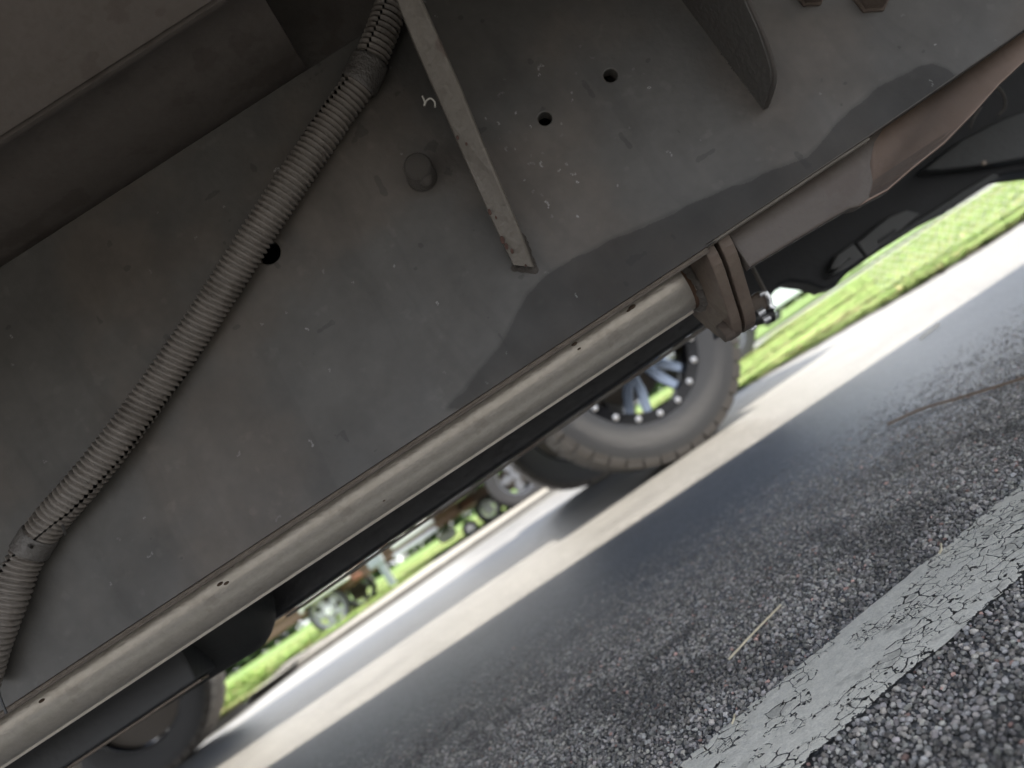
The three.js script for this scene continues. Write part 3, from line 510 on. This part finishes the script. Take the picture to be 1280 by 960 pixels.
// a wheel whose outer face looks along +z, hub at the origin
function wheel(R, W, rimR, opt = {}) {
  const g = new THREE.Group(); g.name = 'wheel';
  const h = W / 2, prof = [[rimR, -h * 0.82], [rimR + 0.02, -h * 0.9], [lerp(rimR, R, 0.5), -h * 1.0], [lerp(rimR, R, 0.8), -h * 0.97], [R - 0.018, -h * 0.84], [R - 0.008, -h * 0.6], [R - 0.008, h * 0.6], [R - 0.018, h * 0.84], [lerp(rimR, R, 0.8), h * 0.97], [lerp(rimR, R, 0.5), h * 1.0], [rimR + 0.02, h * 0.9], [rimR, h * 0.82]];
  const curve = new THREE.SplineCurve(prof.map((p) => new THREE.Vector2(p[0], p[1]))).getPoints(40);
  const tyre = add('tyre', new THREE.LatheGeometry(curve, 72).rotateX(Math.PI / 2), opt.tyre ?? tyreMat, g);
  if (opt.lugs) {
    const list = [], n = opt.lugs;
    for (let k = 0; k < n; k++) for (const s of [-1, 1]) {
      const a = (k + (s > 0 ? 0.5 : 0)) / n * Math.PI * 2, w = R * 6.28 / n;
      list.push(rbox(w * 0.88, 0.030, W * 0.40, 0.006, 0, R - 0.013, s * W * 0.27).rotateZ(a));
      list.push(rbox(w * 0.87, 0.062 + 0.022 * (k % 2), 0.018, 0.006, 0, R - 0.052, s * W * 0.455).rotateZ(a));
      list.push(rbox(w * 0.7, 0.02, W * 0.16, 0.005, 0, R - 0.010, s * W * 0.06).rotateZ(a + 0.06));
    }
    add('tread', list, opt.tread ?? dustyTyre, g);
  }
  const rim = add('rim', new THREE.LatheGeometry([[rimR - 0.012, -h * 0.8], [rimR + 0.004, -h * 0.84], [rimR + 0.004, -h * 0.78], [rimR - 0.022, -h * 0.4], [rimR - 0.03, h * 0.3], [rimR - 0.012, h * 0.7], [rimR + 0.008, h * 0.86], [rimR + 0.008, h * 0.80]].map((p) => new THREE.Vector2(...p)), 64).rotateX(Math.PI / 2), opt.rim ?? blackGloss, g);
  rim.material.side = THREE.DoubleSide;
  if (opt.ring) {
    add('bead_ring', new THREE.RingGeometry(rimR - 0.042, rimR + 0.006, 64).translate(0, 0, h * 0.84), blackGloss, g);
    for (let k = 0; k < opt.ring; k++) { const a = k / opt.ring * 6.2832 + 0.1; add('rim_bolt', new THREE.SphereGeometry(0.0125, 12, 8).scale(1, 1, 0.8).translate(Math.cos(a) * (rimR - 0.018), Math.sin(a) * (rimR - 0.018), h * 0.84 + 0.004), std([0.75, 0.75, 0.76], 0.35, 0.2), g); }
  }
  const n = opt.spokes ?? 6, sm = opt.spoke ?? steelMat, zf = h * 0.62;
  for (let k = 0; k < n; k++) {
    const a = k / n * Math.PI * 2 + 0.35, w = opt.spokeW ?? 0.03, ro = rimR - 0.035;
    for (const s of opt.split ? [-1, 1] : [0]) {
      const sp = extrude([[-w * 0.6, 0.045], [w * 0.6, 0.045], [w * 0.85 + s * w * 1.1, ro * 0.6], [w * 0.7 + s * w * 1.6, ro], [-w * 0.7 + s * w * 1.6, ro], [-w * 0.85 + s * w * 1.1, ro * 0.6]], 0.016, 0.004).translate(0, 0, zf - 0.03);
      add('spoke', sp.rotateZ(a), sm, g);
    }
  }
  add('hub', cyl(0.058, 0.066, 0.07, 28).rotateX(Math.PI / 2).translate(0, 0, zf - 0.03), opt.hub ?? steelMat, g);
  add('brake_drum', cyl(rimR * 0.62, rimR * 0.62, 0.05, 36).rotateX(Math.PI / 2).translate(0, 0, -h * 0.35), std([0.20, 0.17, 0.14], 0.8), g);
  if (opt.closed) add('dust_shield', cyl(rimR * 0.93, rimR * 0.93, 0.02, 40).rotateX(Math.PI / 2).translate(0, 0, -h * 0.5), std([0.16, 0.14, 0.12], 0.8), g);
  return g;
}
function pickupBody(parent, L, Wd, sill, top, arches, aR, mat, glass) {   // length along x, centre at 0
  const hood = top * 0.57, pts = [];
  const seg = [[-L / 2, sill]]; const arcs = arches.slice().sort((a, b) => a - b);
  for (const c of arcs) for (let k = 0; k <= 14; k++) { const a = Math.PI - k / 14 * Math.PI; seg.push([c + Math.cos(a) * aR, sill + Math.max(0, Math.sin(a)) * aR * 0.95]); }
  pts.push(...seg, [L / 2, sill], [L / 2 + 0.03, hood * 0.85], [L / 2 - 0.05, hood], [L * 0.24, hood + 0.05], [L * 0.13, top - 0.04], [L * 0.10, top], [-L * 0.12, top], [-L * 0.15, top - 0.05], [-L * 0.17, hood + 0.05], [-L / 2, hood + 0.03]);
  add('body', extrude(pts, Wd, 0.02).translate(0, 0, -Wd / 2), mat, parent);
  for (const s of [-1, 1]) {
    add('side_window', extrude([[-L * 0.145, hood + 0.1], [L * 0.195, hood + 0.1], [L * 0.118, top - 0.09], [-L * 0.135, top - 0.09]], 0.006).translate(0, 0, s > 0 ? Wd / 2 - 0.001 : -Wd / 2 - 0.005), glass, parent);
    for (const c of arcs) add('fender_flare', (() => { const t = new THREE.TorusGeometry(aR + 0.02, 0.045, 10, 28, Math.PI).scale(1, 0.95, 1.2).translate(c, sill, s * Wd / 2); return t; })(), blackPaint, parent);
  }
  add('bumper', rbox(0.14, 0.2, Wd * 0.98, 0.03, L / 2 + 0.08, sill + 0.12, 0), steelMat, parent); add('bumper', rbox(0.14, 0.2, Wd * 0.98, 0.03, -L / 2 - 0.08, sill + 0.12, 0), steelMat, parent);
  for (const s of [-1, 1]) { add('headlight', rbox(0.05, 0.14, 0.3, 0.02, L / 2 + 0.02, hood * 0.78, s * Wd * 0.36), glass, parent); }
}
const glassDark = std([0.02, 0.025, 0.03], 0.08, 0.1);
{
  // near right wheel hub at this pixel and depth; the truck runs to the left of it
  const R = 0.46, hub = new THREE.Vector3(0.445, 0, -3.24), WB = 3.1, track = 1.86;
  const t = thing('pickup_truck', 'lifted pickup truck on big off road tyres parked beyond the trailer', 'pickup truck', [hub.x, 0, hub.z], THREE.MathUtils.degToRad(9));
  // local: +x runs right, the near wheels sit at z = 0, the far ones at z = -track
  const body = new THREE.Group(); body.name = 'cab_and_bed'; body.position.set(-WB / 2, 0, -track / 2); t.add(body);
  pickupBody(body, 5.2, 1.58, 0.66, 1.95, [-WB / 2, WB / 2], 0.60, std([0.05, 0.055, 0.06], 0.3, 0.2), glassDark);
  const o = { lugs: 40, ring: 18, spokes: 6, split: true, spokeW: 0.026, spoke: std([0.26, 0.31, 0.40], 0.14, 0.9), hub: blackGloss, tyre: std([0.095, 0.093, 0.093], 0.8, 0, { bumpMap: bumpT(3), bumpScale: 0.002 }) };
  for (const x of [0, -WB]) for (const s of [1, -1]) { const w = wheel(R, 0.32, 0.285, { ...o, closed: s < 0 }); w.position.set(x, R, s > 0 ? -0.0 : -track); if (s < 0) w.rotation.y = Math.PI; w.rotation.z = 0.3 * s; t.add(w); }
  for (const x of [0, -WB]) { add('axle', new THREE.CylinderGeometry(0.045, 0.045, track - 0.3, 20).rotateX(Math.PI / 2).translate(x, R + 0.05, -track / 2), axleMat, t); add('differential', new THREE.SphereGeometry(0.13, 24, 16).scale(1.1, 1, 0.8).translate(x, R + 0.06, -track * 0.55), axleMat, t); }
  const sh = add('shock_absorber', [between(new THREE.Vector3(-WB + 0.15, R - 0.03, -track + 0.3), new THREE.Vector3(-WB + 0.05, 0.85, -track + 0.36), 0.042, 18), between(new THREE.Vector3(-WB + 0.15, R - 0.12, -track + 0.3), new THREE.Vector3(-WB + 0.14, R - 0.02, -track + 0.3), 0.03, 14)], std([0.30, 0.31, 0.33], 0.6), t);
  add('driveshaft', new THREE.CylinderGeometry(0.035, 0.035, WB - 0.4, 16).rotateZ(Math.PI / 2).translate(-WB / 2, R + 0.1, -track / 2), axleMat, t);
  add('frame_rail', [rbox(5.2, 0.14, 0.07, 0.01, -WB / 2, 0.72, -track / 2 - 0.4), rbox(5.2, 0.14, 0.07, 0.01, -WB / 2, 0.72, -track / 2 + 0.4)], blackPaint, t);
}
{
  const R = 0.375, hub = at(644, 592, 8.8);
  const t = thing('parked_car', 'parked car far behind the lifted truck showing one grey spoked wheel', 'car', [hub.x, 0, hub.z], LOT * 0.6);
  const body = new THREE.Group(); body.name = 'car_body'; body.position.set(1.5, 0, -0.8); t.add(body);
  pickupBody(body, 4.9, 1.75, 0.5, 1.75, [-1.5, 1.5], 0.47, std([0.22, 0.22, 0.23], 0.3, 0.3), glassDark);
  const gm = std([0.22, 0.22, 0.225], 0.4, 0.2);
  for (const x of [0, 3.0]) for (const s of [1, -1]) { const w = wheel(R, 0.24, 0.235, { spokes: 5, spokeW: 0.05, rim: gm, spoke: gm, hub: gm, tyre: std([0.055, 0.052, 0.05], 0.85) }); w.position.set(x, R, s > 0 ? 0 : -1.6); if (s < 0) w.rotation.y = Math.PI; t.add(w); }
}
// small utility trailers beyond, on the far verge
function utilityTrailer(px, depth, label, turn, variant) {
  const c = at(...px, depth), R = 0.25, t = thing('utility_trailer', label, 'trailer', [c.x, 0, c.z], turn);
  const wm = std([0.36, 0.36, 0.37], 0.4, 0.2), white = std([0.55, 0.55, 0.52], 0.5), brown = std([0.16, 0.10, 0.07], 0.8), grey = std([0.30, 0.33, 0.35], 0.5, 0.2);
  for (const s of [0, -1]) { const w = wheel(R, 0.17, 0.19, { spokes: 5, spokeW: 0.055, rim: wm, spoke: wm, hub: std([0.85, 0.86, 0.9], 0.15, 0.8), tyre: tyreMat }); w.position.set(s ? 0.18 : 0, R, s * 1.5); if (s) w.rotation.y = Math.PI; t.add(w); }
  add('frame', [rbox(3.0, 0.11, 0.07, 0.01, 0.4, 0.40, -0.16), rbox(3.0, 0.11, 0.07, 0.01, 0.4, 0.40, -1.34), ...[-1, -0.3, 0.4, 1.1, 1.8].map((x) => rbox(0.06, 0.09, 1.2, 0.008, x, 0.42, -0.75))], brown, t);
  add('deck', rbox(3.05, 0.05, 1.3, 0.01, 0.4, 0.49, -0.75), brown, t);
  add('axle', new THREE.CylinderGeometry(0.03, 0.03, 1.45, 14).rotateX(Math.PI / 2).translate(0, R, -0.75), axleMat, t);
  add('fender', [rbox(0.64, 0.09, 0.22, 0.02, 0.06, 0.475, 0.02), rbox(0.05, 0.10, 0.22, 0.02, -0.26, 0.44, 0.02)], white, t);
  add('fender', rbox(0.64, 0.075, 0.22, 0.02, 0.06, 0.515, -1.52), white, t);
  const j = add('jack_post', [rbox(0.09, 0.50, 0.09, 0.015, 0.78, 0.26, 0.02), rbox(0.20, 0.16, 0.12, 0.02, 0.74, 0.45, 0.02), rbox(0.2, 0.03, 0.2, 0.01, 0.78, 0.022, 0.02)], grey, t);
  add('light_blocking_rail', [rbox(0.62, 0.05, 0.05, 0.015, 1.26, 0.36, 0.02)], std([0.62, 0.62, 0.66], 0.5), t);
  add('light_blocking_rail', [rbox(0.60, 0.085, 0.06, 0.02, 1.28, 0.47, 0.02), rbox(0.12, 0.07, 0.06, 0.03, 1.14, 0.53, 0.02), rbox(0.16, 0.06, 0.06, 0.03, 1.45, 0.53, 0.02)], white, t);
  add('marker_lamp', rbox(0.12, 0.06, 0.03, 0.012, 0.45, 0.40, -0.10), std([0.20, 0.08, 0.045], 0.5), t);
  return t;
}
utilityTrailer([412, 762], 9.05, 'small trailer with white fender over a silver spoked wheel and grey jack', LOT * 0.7, 0);
{
  // the second trailer carries more pale bits close to the far car
  const c = ground(600, 668), t = thing('boat_trailer', 'brown framed trailer with pale roller and orange lamp left of the far car', 'trailer', [c.x, 0, c.z - 0.4], LOT * 0.7);
  const brown = std([0.15, 0.10, 0.08], 0.8), white = std([0.80, 0.82, 0.82], 0.4);
  add('frame', [rbox(2.2, 0.13, 0.08, 0.01, -0.1, 0.44, -0.05), rbox(2.2, 0.10, 0.06, 0.01, -0.1, 0.40, -0.9), rbox(0.06, 0.08, 0.9, 0.01, -0.6, 0.40, -0.45), rbox(0.06, 0.08, 0.9, 0.01, 0.6, 0.40, -0.45)], brown, t);
  add('roller', new THREE.CylinderGeometry(0.05, 0.05, 0.34, 20).rotateZ(Math.PI / 2).translate(-0.58, 0.40, 0.05), white, t);
  add('roller', new THREE.SphereGeometry(0.09, 18, 12).scale(1.5, 0.8, 1).translate(-0.42, 0.21, 0.02), white, t);
  add('lamp', rbox(0.16, 0.07, 0.03, 0.015, 0.02, 0.42, 0.01), std([0.22, 0.10, 0.06], 0.5), t);
  const w = wheel(0.19, 0.13, 0.12, { spokes: 5, spokeW: 0.04, rim: white, spoke: white, hub: white }); w.position.set(0.22, 0.2, -0.1); t.add(w);
  const w2 = wheel(0.12, 0.08, 0.07, { spokes: 4, spokeW: 0.03 }); w2.position.set(-0.12, 0.125, 0.0); t.add(w2);
}
// white van far off between the grass and the mudguard
{
  const c = at(992, 366, 22), t = thing('white_van', 'white van far away above the right grass verge', 'van', [c.x, 0, c.z], 0.2);
  const white = std([0.82, 0.83, 0.85], 0.35);
  add('body', extrude([[-2.3, 0.35], [2.3, 0.35], [2.4, 1.0], [1.5, 1.25], [0.95, 2.0], [-2.25, 2.05], [-2.35, 1.0]], 1.8, 0.05).translate(0, 0, -0.9), white, t);
  add('side_window', extrude([[0.1, 1.2], [1.35, 1.2], [0.9, 1.8], [0.1, 1.8]], 0.02).translate(0, 0, 0.9), glassDark, t);
  for (const x of [-1.5, 1.5]) for (const s of [-1, 1]) { const w = wheel(0.33, 0.2, 0.2, { spokes: 5, spokeW: 0.04 }); w.position.set(x, 0.33, s * 0.82); if (s < 0) w.rotation.y = Math.PI; t.add(w); }
}
// chain link fence over the right verge
{
  const a = ground(1106, 371), b = new THREE.Vector3(7.5, 0, -1.7), len = a.distanceTo(b), H = 1.8, s = 0.058;
  const f = thing('chain_link_fence', 'thin grey chain link fence in front of the right grass', 'fence', a.toArray(), Math.atan2(-(b.z - a.z), b.x - a.x));
  const wm = std([0.50, 0.51, 0.51], 0.5, 0.2), wire = [], n = Math.ceil(len / s);
  for (let i = -Math.ceil(H / s); i < n; i++) for (const dir of [1, -1]) {
    let x0 = i * s, x1 = x0 + H, y0 = 0.03, y1 = 0.03 + H; const c0 = Math.max(0, -x0), c1 = Math.max(0, x1 - len); x0 += c0; y0 += c0; x1 -= c1; y1 -= c1; if (x1 - x0 < 0.02) continue;
    const p = dir > 0 ? new THREE.Vector3(x0, y0, 0.0015) : new THREE.Vector3(x0, H + 0.06 - y0, -0.0015), q = dir > 0 ? new THREE.Vector3(x1, y1, 0.0015) : new THREE.Vector3(x1, H + 0.06 - y1, -0.0015); wire.push(between(p, q, 0.0014, 4));
  }
  const w = add('wire_mesh', wire, wm, f); w.userData.kind = 'stuff';
  for (let k = 1; k <= 2; k++) add('post', new THREE.CylinderGeometry(0.02, 0.02, 1.9, 16).translate(k * len / 2, 0.95, -0.03), std([0.20, 0.15, 0.10], 0.85), f);
  add('top_rail', new THREE.CylinderGeometry(0.018, 0.018, len, 14).rotateZ(Math.PI / 2).translate(len / 2, 1.86, -0.03), wm, f);
}
// distant wood that closes the view
{
  const R = rng(55), g = new THREE.BufferGeometry(), pos = [];
  for (let k = 0; k < 14; k++) { const a = R() * 6.28, b = R() * 3, c = new THREE.Vector3(R() - 0.5, R() - 0.5, R() - 0.5), u = new THREE.Vector3(Math.cos(a), 0.4 * Math.sin(b), Math.sin(a)).multiplyScalar(0.22), v = new THREE.Vector3(-Math.sin(a), Math.cos(b), Math.cos(a)).multiplyScalar(0.14); pos.push(...c.clone().sub(u).toArray(), ...c.clone().add(v).toArray(), ...c.clone().add(u).toArray()); }
  g.setAttribute('position', new THREE.Float32BufferAttribute(pos, 3)); g.computeVertexNormals();
  const im = new THREE.InstancedMesh(g, new THREE.MeshStandardMaterial({ color: 0xffffff, roughness: 0.9, side: THREE.DoubleSide }), 9000); im.name = numbered('distant_wood'); im.castShadow = im.receiveShadow = true;
  const M = new THREE.Matrix4(), Q = new THREE.Quaternion(), E = new THREE.Euler(), C = new THREE.Color();
  for (let i = 0; i < 9000; i++) { const a = lerp(-1.5, 1.5, R()), d = 65 + 14 * R(), x = Math.sin(a) * d, z = -Math.cos(a) * d, top = 5 + 6 * fbm(a * 9, 2, 71, 3); Q.setFromEuler(E.set(R() * 6, R() * 6, R() * 6)); const s = 1.2 + 1.6 * R(); M.compose(new THREE.Vector3(x, 0.3 + R() * top, z), Q, new THREE.Vector3(s, s, s)); im.setMatrixAt(i, M); const v = 0.6 + 0.8 * R(); C.setRGB(0.05 * v, 0.09 * v, 0.025 * v); im.setColorAt(i, C); }
  scene.add(im); tag(im, 'far green wood along the horizon', 'wood', null, 'stuff');
}

// ------------------------------------------------------------------ render
const renderer = new THREE.WebGLRenderer({ antialias: true });
renderer.toneMapping = THREE.LinearToneMapping;
renderer.toneMappingExposure = EXPOSURE;
renderer.shadowMap.enabled = true;
renderer.render(scene, camera);
